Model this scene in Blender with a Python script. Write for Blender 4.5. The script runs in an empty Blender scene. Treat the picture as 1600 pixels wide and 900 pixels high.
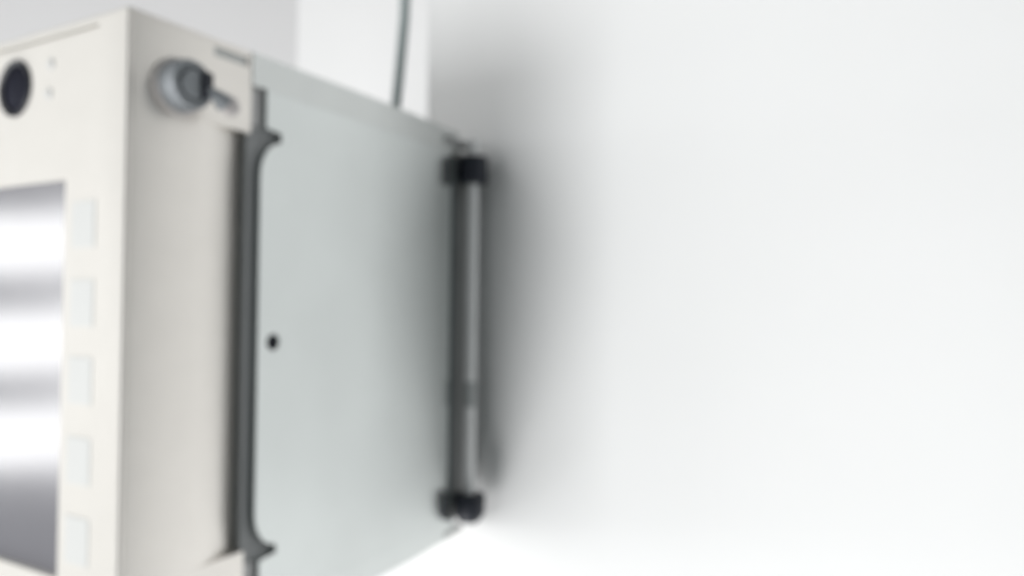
import bpy, bmesh, math
from mathutils import Vector, Matrix

S = bpy.context.scene
C = S.collection

# ------------------------------------------------------------------ camera
cam = bpy.data.cameras.new("camera")
cam.sensor_width = 36.0
cam.lens = 26.13
cam.clip_start = 0.01
cam.clip_end = 100
YAW, PITCH, ROLL = 0.50545, 0.01823, 0.0110
fw0 = Vector((-math.sin(YAW), math.cos(YAW), 0)); rt0 = Vector((math.cos(YAW), math.sin(YAW), 0)); up0 = Vector((0, 0, 1))
fw = fw0*math.cos(PITCH) + up0*math.sin(PITCH)
u2 = up0*math.cos(PITCH) - fw0*math.sin(PITCH)
rt = rt0*math.cos(ROLL) + u2*math.sin(ROLL)
up = u2*math.cos(ROLL) - rt0*math.sin(ROLL)
co = bpy.data.objects.new("camera", cam)
co.matrix_world = Matrix(((rt.x, up.x, -fw.x, 0.3984), (rt.y, up.y, -fw.y, -0.2629), (rt.z, up.z, -fw.z, 0.2325), (0, 0, 0, 1)))
C.objects.link(co)
S.camera = co
cam.dof.use_dof = True            # the photograph is out of focus: lens focused far too near
cam.dof.focus_distance = 0.13
cam.dof.aperture_fstop = 11.0
cam.dof.aperture_blades = 0

# ------------------------------------------------------------------ world, lamps, exposure
W = bpy.data.worlds.new("World"); S.world = W; W.use_nodes = True
bg = W.node_tree.nodes["Background"]
bg.inputs[0].default_value = (0.93, 0.995, 1.0, 1)
bg.inputs[1].default_value = 0.19

def area(name, loc, target, sx, sy, watts, col=(1, 1, 1)):
    l = bpy.data.lights.new(name, 'AREA'); l.shape = 'RECTANGLE'; l.size = sx; l.size_y = sy
    l.energy = watts; l.color = col
    o = bpy.data.objects.new(name, l); C.objects.link(o)
    o.location = loc
    d = Vector(target) - Vector(loc)
    o.rotation_euler = d.to_track_quat('-Z', 'Y').to_euler()
    return o
# soft lamps in front of the wall, to the left of the box: below, level and above
AIM = (0.1, 0.25, 0.2)
area("lower_lamp", (-0.475, -0.746, -1.792), AIM, 1.2, 1.2, 41, (1, 0.995, 0.99))
area("level_lamp", (-0.39, -1.961, -0.199), AIM, 0.6, 0.6, 25, (1, 1, 1))
area("left_lamp", (-1.378, -1.512, 0.2), AIM, 1.0, 1.0, 9.5, (1, 0.995, 0.99))
area("upper_lamp", (-0.942, -1.555, 1.172), AIM, 1.2, 1.2, 12, (1, 0.995, 0.99))
# three horizontal tubes to the left: the bright bands mirrored in the screen
for z in (0.415, 0.09, -0.225):
    area("strip_lamp", (-2.1, -1.07, z), (-0.1, 0.0, z), 0.7, 0.20, 1.75, (1, 1, 1))

S.view_settings.view_transform = 'Standard'
S.view_settings.look = 'None'
S.view_settings.exposure = 0.025
S.view_settings.gamma = 1.0
S.view_settings.use_curve_mapping = False

# ------------------------------------------------------------------ materials
def mat(name, col, rough=0.5, metal=0.0, spec=0.5, var=0.03, scale=30.0, bump=0.0, bscale=300.0):
    m = bpy.data.materials.new(name); m.use_nodes = True
    nt = m.node_tree; b = nt.nodes["Principled BSDF"]
    tc = nt.nodes.new("ShaderNodeTexCoord")
    n = nt.nodes.new("ShaderNodeTexNoise"); n.inputs["Scale"].default_value = scale; n.inputs["Detail"].default_value = 4
    nt.links.new(tc.outputs["Object"], n.inputs["Vector"])
    r = nt.nodes.new("ShaderNodeValToRGB")
    r.color_ramp.elements[0].position = 0.3; r.color_ramp.elements[1].position = 0.7
    r.color_ramp.elements[0].color = tuple(c*(1-var) for c in col) + (1,)
    r.color_ramp.elements[1].color = tuple(min(1, c*(1+var)) for c in col) + (1,)
    nt.links.new(n.outputs["Fac"], r.inputs["Fac"])
    nt.links.new(r.outputs["Color"], b.inputs["Base Color"])
    b.inputs["Roughness"].default_value = rough
    b.inputs["Metallic"].default_value = metal
    b.inputs["Specular IOR Level"].default_value = spec
    if bump > 0:
        n2 = nt.nodes.new("ShaderNodeTexNoise"); n2.inputs["Scale"].default_value = bscale
        nt.links.new(tc.outputs["Object"], n2.inputs["Vector"])
        bp = nt.nodes.new("ShaderNodeBump"); bp.inputs["Strength"].default_value = bump; bp.inputs["Distance"].default_value = 0.001
        nt.links.new(n2.outputs["Fac"], bp.inputs["Height"])
        nt.links.new(bp.outputs["Normal"], b.inputs["Normal"])
    return m

M = dict(
    wall=mat("white_wall_paint", (0.84, 0.845, 0.845), 0.7, var=0.012, scale=5, bump=0.15, bscale=220),
    wall_rear=mat("bright_white_plaster", (0.83, 0.83, 0.83), 0.7, var=0.01, scale=4),
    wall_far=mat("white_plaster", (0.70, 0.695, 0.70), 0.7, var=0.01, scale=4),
    bezel=mat("warm_beige_plastic", (0.585, 0.568, 0.534), 0.5, var=0.015, scale=40, bump=0.1, bscale=900),
    shell=mat("beige_metallic_paint", (0.84, 0.805, 0.76), 0.34, metal=0.88, var=0.015, scale=40, bump=0.1, bscale=900),
    panel=mat("brushed_pale_steel", (0.665, 0.695, 0.686), 0.17, metal=0.93, var=0.035, scale=11, bump=0.1, bscale=700),
    recessshade=mat("recess_shade_grey", (0.33, 0.34, 0.345), 0.5, var=0.03),
    rodreflection=mat("rod_reflection_grey", (0.50, 0.52, 0.52), 0.45, var=0.04),
    seam=mat("grey_seam_strip", (0.46, 0.46, 0.46), 0.45, metal=0.45, var=0.03),
    rail=mat("grey_rail_steel", (0.63, 0.65, 0.64), 0.20, metal=0.92, var=0.02),
    slotgrey=mat("slot_grey_plastic", (0.50, 0.51, 0.50), 0.4, metal=0.6, var=0.03),
    rearshade=mat("rear_shade_grey", (0.09, 0.105, 0.108), 0.6, var=0.05),
    channel=mat("grey_inner_plastic", (0.32, 0.325, 0.325), 0.6, var=0.03),
    dark=mat("black_rubber", (0.018, 0.022, 0.035), 0.5, var=0.1),
    glass=mat("dark_screen_glass", (0.17, 0.167, 0.186), 0.18, spec=0.5, var=0.02),
    keycap=mat("pale_key_plastic", (0.55, 0.558, 0.548), 0.55, var=0.01),
    lens=mat("black_lens_glass", (0.012, 0.013, 0.022), 0.55, spec=0.06, var=0.1),
    lensrim=mat("black_lens_rim", (0.012, 0.013, 0.02), 0.4, var=0.1),
    mark=mat("grey_indicator", (0.52, 0.522, 0.515), 0.5, var=0.02),
    chrome=mat("brushed_steel", (0.55, 0.57, 0.58), 0.32, metal=1.0, var=0.05, scale=120),
    palemetal=mat("pale_lock_metal", (0.76, 0.72, 0.70), 0.5, metal=0.0, var=0.03),
    tip=mat("pale_lever_tip", (0.66, 0.62, 0.61), 0.5, var=0.03),
    darkmetal=mat("dark_lock_metal", (0.31, 0.33, 0.35), 0.6, metal=0.3, var=0.06, scale=90),
    rod=mat("steel_rod", (0.96, 0.97, 0.97), 0.35, metal=0.0, var=0.05, scale=20),
    cable=mat("grey_green_cable_sheath", (0.33, 0.385, 0.385), 0.45, var=0.04),
)

M["glass"].node_tree.nodes["Principled BSDF"].inputs["IOR"].default_value = 2.8
# ------------------------------------------------------------------ mesh helpers
def link(name, bm, m, parent=None, smooth=True):
    bmesh.ops.recalc_face_normals(bm, faces=bm.faces[:])
    me = bpy.data.meshes.new(name); bm.to_mesh(me); bm.free()
    me.materials.append(M[m])
    if smooth:
        for p in me.polygons: p.use_smooth = True
        me.set_sharp_from_angle(angle=math.radians(32))
    o = bpy.data.objects.new(name, me); C.objects.link(o)
    if parent: o.parent = parent
    return o

def bevel(bm, r, seg=3, edges=None):
    bmesh.ops.bevel(bm, geom=edges if edges is not None else bm.edges[:], offset=r, segments=seg, profile=0.5, affect='EDGES', clamp_overlap=True)

def box(x0, x1, y0, y1, z0, z1, r=0.0, seg=3):
    bm = bmesh.new()
    bmesh.ops.create_cube(bm, size=1)
    for v in bm.verts:
        v.co = Vector(((x0+x1)/2 + v.co.x*(x1-x0), (y0+y1)/2 + v.co.y*(y1-y0), (z0+z1)/2 + v.co.z*(z1-z0)))
    if r: bevel(bm, r, seg)
    return bm

def prism(pts, axis, a, b, r=0.0, seg=2):
    """closed outline extruded: axis 'x' takes (y,z) points, axis 'z' takes (x,y) points"""
    bm = bmesh.new()
    f = (lambda p, t: (t, p[0], p[1])) if axis == 'x' else (lambda p, t: (p[0], p[1], t))
    A = [bm.verts.new(f(p, a)) for p in pts]; B = [bm.verts.new(f(p, b)) for p in pts]
    bm.faces.new(A); bm.faces.new(B[::-1])
    n = len(pts)
    for i in range(n): bm.faces.new((A[i], B[i], B[(i+1) % n], A[(i+1) % n]))
    bmesh.ops.recalc_face_normals(bm, faces=bm.faces[:])
    if r:
        es = [e for e in bm.edges if len(e.link_faces) == 2 and e.calc_face_angle(0) > 0.6]
        bevel(bm, r, seg, es)
    return bm

def lathe(prof, axis, centre, n=40):
    """profile of (radius, t) turned about axis through centre"""
    bm = bmesh.new(); rings = []
    cx, cy, cz = centre
    for r, t in prof:
        ring = []
        for i in range(n):
            a = 2*math.pi*i/n; c, s = r*math.cos(a), r*math.sin(a)
            p = {'x': (cx+t, cy+c, cz+s), 'y': (cx+c, cy+t, cz+s), 'z': (cx+c, cy+s, cz+t)}[axis]
            ring.append(bm.verts.new(p))
        rings.append(ring)
    for a, b in zip(rings, rings[1:]):
        for i in range(n): bm.faces.new((a[i], a[(i+1) % n], b[(i+1) % n], b[i]))
    bm.faces.new(rings[0]); bm.faces.new(rings[-1][::-1])
    return bm

def tube(path, r, n=20):
    bm = bmesh.new(); rings = []
    P = [Vector(p) for p in path]
    R = r if isinstance(r, (list, tuple)) else [r]*len(P)
    ref = None
    for i, p in enumerate(P):
        t = (P[min(i+1, len(P)-1)] - P[max(i-1, 0)]).normalized()
        if ref is None: ref = t.orthogonal().normalized()
        ref = (ref - t*ref.dot(t)).normalized(); bi = t.cross(ref)
        rings.append([bm.verts.new(p + (ref*math.cos(2*math.pi*k/n) + bi*math.sin(2*math.pi*k/n))*R[i]) for k in range(n)])
    for a, b in zip(rings, rings[1:]):
        for k in range(n): bm.faces.new((a[k], a[(k+1) % n], b[(k+1) % n], b[k]))
    bm.faces.new(rings[0]); bm.faces.new(rings[-1][::-1])
    return bm

def spline(pts, n=8):
    P = [Vector(p) for p in pts]; P = [P[0]*2-P[1]] + P + [P[-1]*2-P[-2]]; out = []
    for i in range(1, len(P)-2):
        for k in range(n):
            t = k/n; a, b, c, d = P[i-1], P[i], P[i+1], P[i+2]
            out.append(0.5*((2*b)+(c-a)*t+(2*a-5*b+4*c-d)*t*t+(3*b-a-3*c+d)*t**3))
    out.append(P[-2]); return out

def cut(o, cutters):
    for bm in cutters:
        bmesh.ops.recalc_face_normals(bm, faces=bm.faces[:])
        me = bpy.data.meshes.new("cutter"); bm.to_mesh(me); bm.free()
        c = bpy.data.objects.new("cutter", me); C.objects.link(c)
        md = o.modifiers.new("cut", 'BOOLEAN'); md.operation = 'DIFFERENCE'; md.solver = 'EXACT'; md.object = c
        dg = bpy.context.evaluated_depsgraph_get()
        new = bpy.data.meshes.new_from_object(o.evaluated_get(dg))
        o.modifiers.clear(); old = o.data; o.data = new
        bpy.data.meshes.remove(old); bpy.data.objects.remove(c); bpy.data.meshes.remove(me)
    for p in o.data.polygons: p.use_smooth = True
    o.data.set_sharp_from_angle(angle=math.radians(32))

# ------------------------------------------------------------------ setting
WY = 0.400       # face of the wall behind the box
o = link("wall", box(-0.079, 2.6, WY, WY+0.14, -1.6, 2.2, 0.004), "wall"); o["kind"] = "structure"
o = link("rear_wall", box(-0.80, 2.4, 0.92, 1.02, -1.6, 2.2), "wall_rear"); o["kind"] = "structure"
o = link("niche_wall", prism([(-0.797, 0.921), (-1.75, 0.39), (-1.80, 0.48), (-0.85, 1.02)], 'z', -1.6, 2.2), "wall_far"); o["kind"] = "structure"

# ------------------------------------------------------------------ the wall-mounted terminal
T = bpy.data.objects.new("wall_terminal", None); C.objects.link(T); T.location = (0, 0, 0)
T["label"] = "beige and grey boxy terminal with screen, hung on the white wall by a rod hinge"
T["category"] = "terminal"
WD, HT, DP = 0.44, 0.40, 0.358

# case (beige-grey shell) with scooped finger recess and shallow bed for the side panel
case = link("case", box(-WD, -0.0002, 0.0034, DP, 0.0002, HT-0.0002, 0.0008, 3), "shell", T)
sc = [(0.012, 0.043)]
for k in range(0, 13):
    t = k/12; sc.append((-0.0105*t**2.0, 0.043+0.0450*t))
sc += [(-0.0135, 0.0986), (0.012, 0.0986)]
scoop = prism(sc, 'z', 0.0632, 0.3445)
bed = box(-0.010, 0.02, 0.0896, DP+0.02, -0.01, 0.41)
slot = box(-0.004, 0.02, 0.059, 0.0864, 0.3888, 0.3950)
cut(case, [bed, scoop, slot])
link("slot_insert", box(-0.0062, -0.0012, 0.0580, 0.0874, 0.3878, 0.3960), "slotgrey", case)
link("seam_strip", box(-0.0099, -0.0030, 0.0900, 0.1190, 0.3514, 0.3770), "seam", case)
link("seam_strip", box(-0.0099, -0.0030, 0.0900, 0.1190, 0.0230, 0.0530), "seam", case)
link("recess_shade_strip", box(-0.0099, -0.0044, 0.0898, 0.1190, 0.3446, 0.3512), "recessshade", case)  # these three strips: shade inside the groove put into a darker grey
link("recess_shade_strip", box(-0.0099, -0.0044, 0.0898, 0.1190, 0.0532, 0.0631), "recessshade", case)
link("recess_shade_strip", box(-0.0132, -0.0044, 0.0898, 0.1190, 0.0634, 0.3443), "recessshade", case)

# side panel with the flared front edge
def arc(c, r, a0, a1, n=7): return [(c[0]+r[0]*math.cos(math.radians(a0+(a1-a0)*i/n)), c[1]+r[1]*math.sin(math.radians(a0+(a1-a0)*i/n))) for i in range(n+1)]
po = [(0.1025, 0.3771), (0.1025, 0.3510), (0.1165, 0.3490), (0.1165, 0.3455)]
po += arc((0.1165, 0.3170), (0.0185, 0.0250), 92, 180)
po += arc((0.1175, 0.0860), (0.0195, 0.0250), 180, 268)
po += [(0.1175, 0.0580), (0.1175, 0.0545), (0.1025, 0.0530), (0.1025, 0.0229), (0.3440, 0.0229), (0.3440, 0.3771)]
panel = link("side_panel", prism(po, 'x', -0.0042, 0.0006), "panel", T)
cut(panel, [lathe([(0.0058, -0.012), (0.0058, 0.02)], 'x', (0, 0.1115, 0.2022), 24)])
def bow(o):                                          # the sheet bows in a little towards the wall
    bm = bmesh.new(); bm.from_mesh(o.data)
    for k in range(12):
        bmesh.ops.bisect_plane(bm, geom=bm.verts[:]+bm.edges[:]+bm.faces[:], plane_co=(0, 0.19+0.013*k, 0), plane_no=(0, 1, 0))
    for v in bm.verts:
        if v.co.y > 0.19: v.co.x -= 0.32*(min(v.co.y, 0.344)-0.19)**2
    bm.to_mesh(o.data); bm.free()
    for pl in o.data.polygons: pl.use_smooth = True
    o.data.set_sharp_from_angle(angle=math.radians(32))
bow(panel)
link("screw_hole", lathe([(0.0062, -0.0041), (0.0062, -0.0030), (0.0038, -0.0028)], 'x', (0, 0.1115, 0.2022), 24), "dark", panel)
# rear edge strip, turned inward: shade by the wall put into its dark colour
link("rear_shade_strip", prism([(-0.03, 0.3445), (-0.0072, 0.3445), (-0.0076, 0.3480), (-0.0090, 0.3570), (-0.03, 0.3570)], 'z', 0.0245, 0.3755), "rearshade", T)

bow(link("top_rail", box(-0.012, 0.0004, 0.0897, 0.3570, 0.3773, 0.3998), "rail", T))
bow(link("bottom_rail", box(-0.012, 0.0004, 0.0897, 0.3570, 0.0002, 0.0227), "panel", T))

# front bezel
bez = link("front_bezel", box(-WD, 0, 0, 0.0042, 0, HT, 0.0016, 4), "bezel", T)
SX0, SX1, SZ0, SZ1 = -0.382, -0.0585, 0.0625, 0.3040
cut(bez, [box(SX0, SX1, -0.01, 0.02, SZ0, SZ1),
          box(-0.412, -0.0277, -0.01, 0.0030, 0.3916, 0.3946),
          lathe([(0.0185, -0.01), (0.0185, 0.02)], 'y', (-0.1160, 0, 0.3668), 48)])
bez.data.materials.append(M["shell"])          # its narrow edge carries the same paint as the case
for pl in bez.data.polygons:
    if pl.normal.x > 0.8 and pl.center.x > -0.002: pl.material_index = 1
link("neck", box(-WD+0.0010, -0.0010, 0.0034, 0.0140, 0.0010, HT-0.0010), "bezel", T)
# screen, a faintly bulged sheet of dark glass
bm = bmesh.new(); NX, NZ = 24, 18; g = []
for j in range(NZ+1):
    row = []
    for i in range(NX+1):
        u, v = i/NX*2-1, j/NZ*2-1
        row.append(bm.verts.new((SX0-0.001+(SX1-SX0+0.002)*(u+1)/2, 0.0031-0.0012*(1-u*u)*(1-v*v), SZ0-0.001+(SZ1-SZ0+0.002)*(v+1)/2)))
    g.append(row)
for j in range(NZ):
    for i in range(NX): bm.faces.new((g[j][i], g[j][i+1], g[j+1][i+1], g[j+1][i]))
screen = link("screen", bm, "glass", T)
# soft keys beside the screen
kb = box(-0.0115, 0.0115, -0.0004, 0.003, -0.0140, 0.0140, 0.0003, 2)
k0 = link("key", kb, "keycap", T, smooth=False)
for i, z in enumerate((0.2757, 0.2288, 0.1828, 0.1353, 0.0882)):
    k = k0 if i == 0 else k0.copy()
    if i: C.objects.link(k); k.parent = T
    k.location = (-0.0391, 0, z)
# round dark lens and two small marks
ln = link("round_lens", lathe([(0.0184, 0.0060), (0.0184, -0.0012), (0.0174, -0.0020), (0.0150, -0.0008), (0.0145, 0.0015), (0.0145, 0.0060)], 'y', (-0.1160, 0, 0.3668), 48), "lensrim", T)
link("lens_glass", lathe([(0.0147, 0.0050), (0.0142, 0.0008), (0.0100, -0.0010), (0.0050, -0.0018), (0.0005, -0.0020)], 'y', (-0.1160, 0, 0.3668), 48), "lens", ln)
for x, z in ((-0.0768, 0.3768), (-0.0785, 0.3585)):
    link("indicator", lathe([(0.0036, 0.0030), (0.0036, -0.0004), (0.0028, -0.0010), (0.0004, -0.0012)], 'y', (x, 0, z), 24), "mark", T)

# lock with lever
LC = (0, 0.0325, 0.3610)
lock = link("lock", lathe([(0.0178, -0.002), (0.0178, 0.0020), (0.0166, 0.0032), (0.0010, 0.0032)], 'x', LC), "palemetal", T)
link("barrel", lathe([(0.0152, 0.002), (0.0150, 0.0130), (0.0140, 0.0150), (0.0105, 0.0152), (0.0100, 0.0125), (0.0005, 0.0125)], 'x', LC), "darkmetal", lock)
link("plug", lathe([(0.0088, 0.010), (0.0088, 0.0155), (0.0080, 0.0165), (0.0005, 0.0165)], 'x', LC), "darkmetal", lock)
link("keyhole", box(0.0150, 0.0190, 0.0365, 0.0440, 0.3540, 0.3700, 0.0012), "dark", lock)
link("lever", tube([(0.0140, 0.0390, 0.3590), (0.0180, 0.0460, 0.3570), (0.0180, 0.0520, 0.3540)], [0.0045, 0.0040, 0.0060], 16), "darkmetal", lock)
link("lever_tip", lathe([(0.0004, -0.0052), (0.0040, -0.0042), (0.0062, -0.0012), (0.0062, 0.0014), (0.0040, 0.0034), (0.0004, 0.0040)], 'x', (0.0180, 0.0570, 0.3530), 24), "tip", lock)

link("gap_light_blocker", box(-0.420, -0.016, 0.3570, 0.3990, 0.0300, 0.3850, 0.002, 2), "channel", T)  # added block: closes the gap so no lamp light leaks behind the box
# hinge between box and wall
HX, HY = 0.0015, 0.3705
hinge = link("hinge_rod", tube([(HX, HY, 0.012), (HX, HY, 0.394)], 0.0058, 24), "rod", T)
link("rod_reflection_band", tube([(HX, HY, 0.127), (HX, HY, 0.152)], 0.0062, 24), "rodreflection", hinge)  # darker reflection on the rod, painted as a grey sleeve
link("hinge_knob", lathe([(0.006, 0.3500), (0.0140, 0.3510), (0.0152, 0.3535), (0.0152, 0.3745), (0.0140, 0.3770), (0.006, 0.3775)], 'z', (HX, HY, 0), 32), "dark", hinge)
link("hinge_knob", lathe([(0.006, 0.0120), (0.0100, 0.0130), (0.0125, 0.0160), (0.0160, 0.0220), (0.0163, 0.0375), (0.0148, 0.0400), (0.006, 0.0410)], 'z', (HX, HY, 0), 32), "dark", hinge)
link("hinge_bracket", box(-0.022, -0.0040, 0.3300, 0.3700, 0.3855, 0.3925, 0.001, 2), "channel", hinge)
link("hinge_bracket", box(-0.022, -0.0058, 0.3380, 0.3700, 0.0030, 0.0085, 0.001, 2), "slotgrey", hinge)

# ------------------------------------------------------------------ cable
pts = [(-0.0960, 0.386, 0.95), (-0.0968, 0.386, 0.70), (-0.0985, 0.386, 0.561), (-0.1013, 0.386, 0.519), (-0.1090, 0.386, 0.446), (-0.116, 0.384, 0.39), (-0.121, 0.376, 0.345), (-0.123, 0.357, 0.330)]
cb = link("cable", tube(spline(pts), 0.0057, 18), "cable")
cb["label"] = "grey green cable hanging straight down behind the top of the terminal"
cb["category"] = "cable"
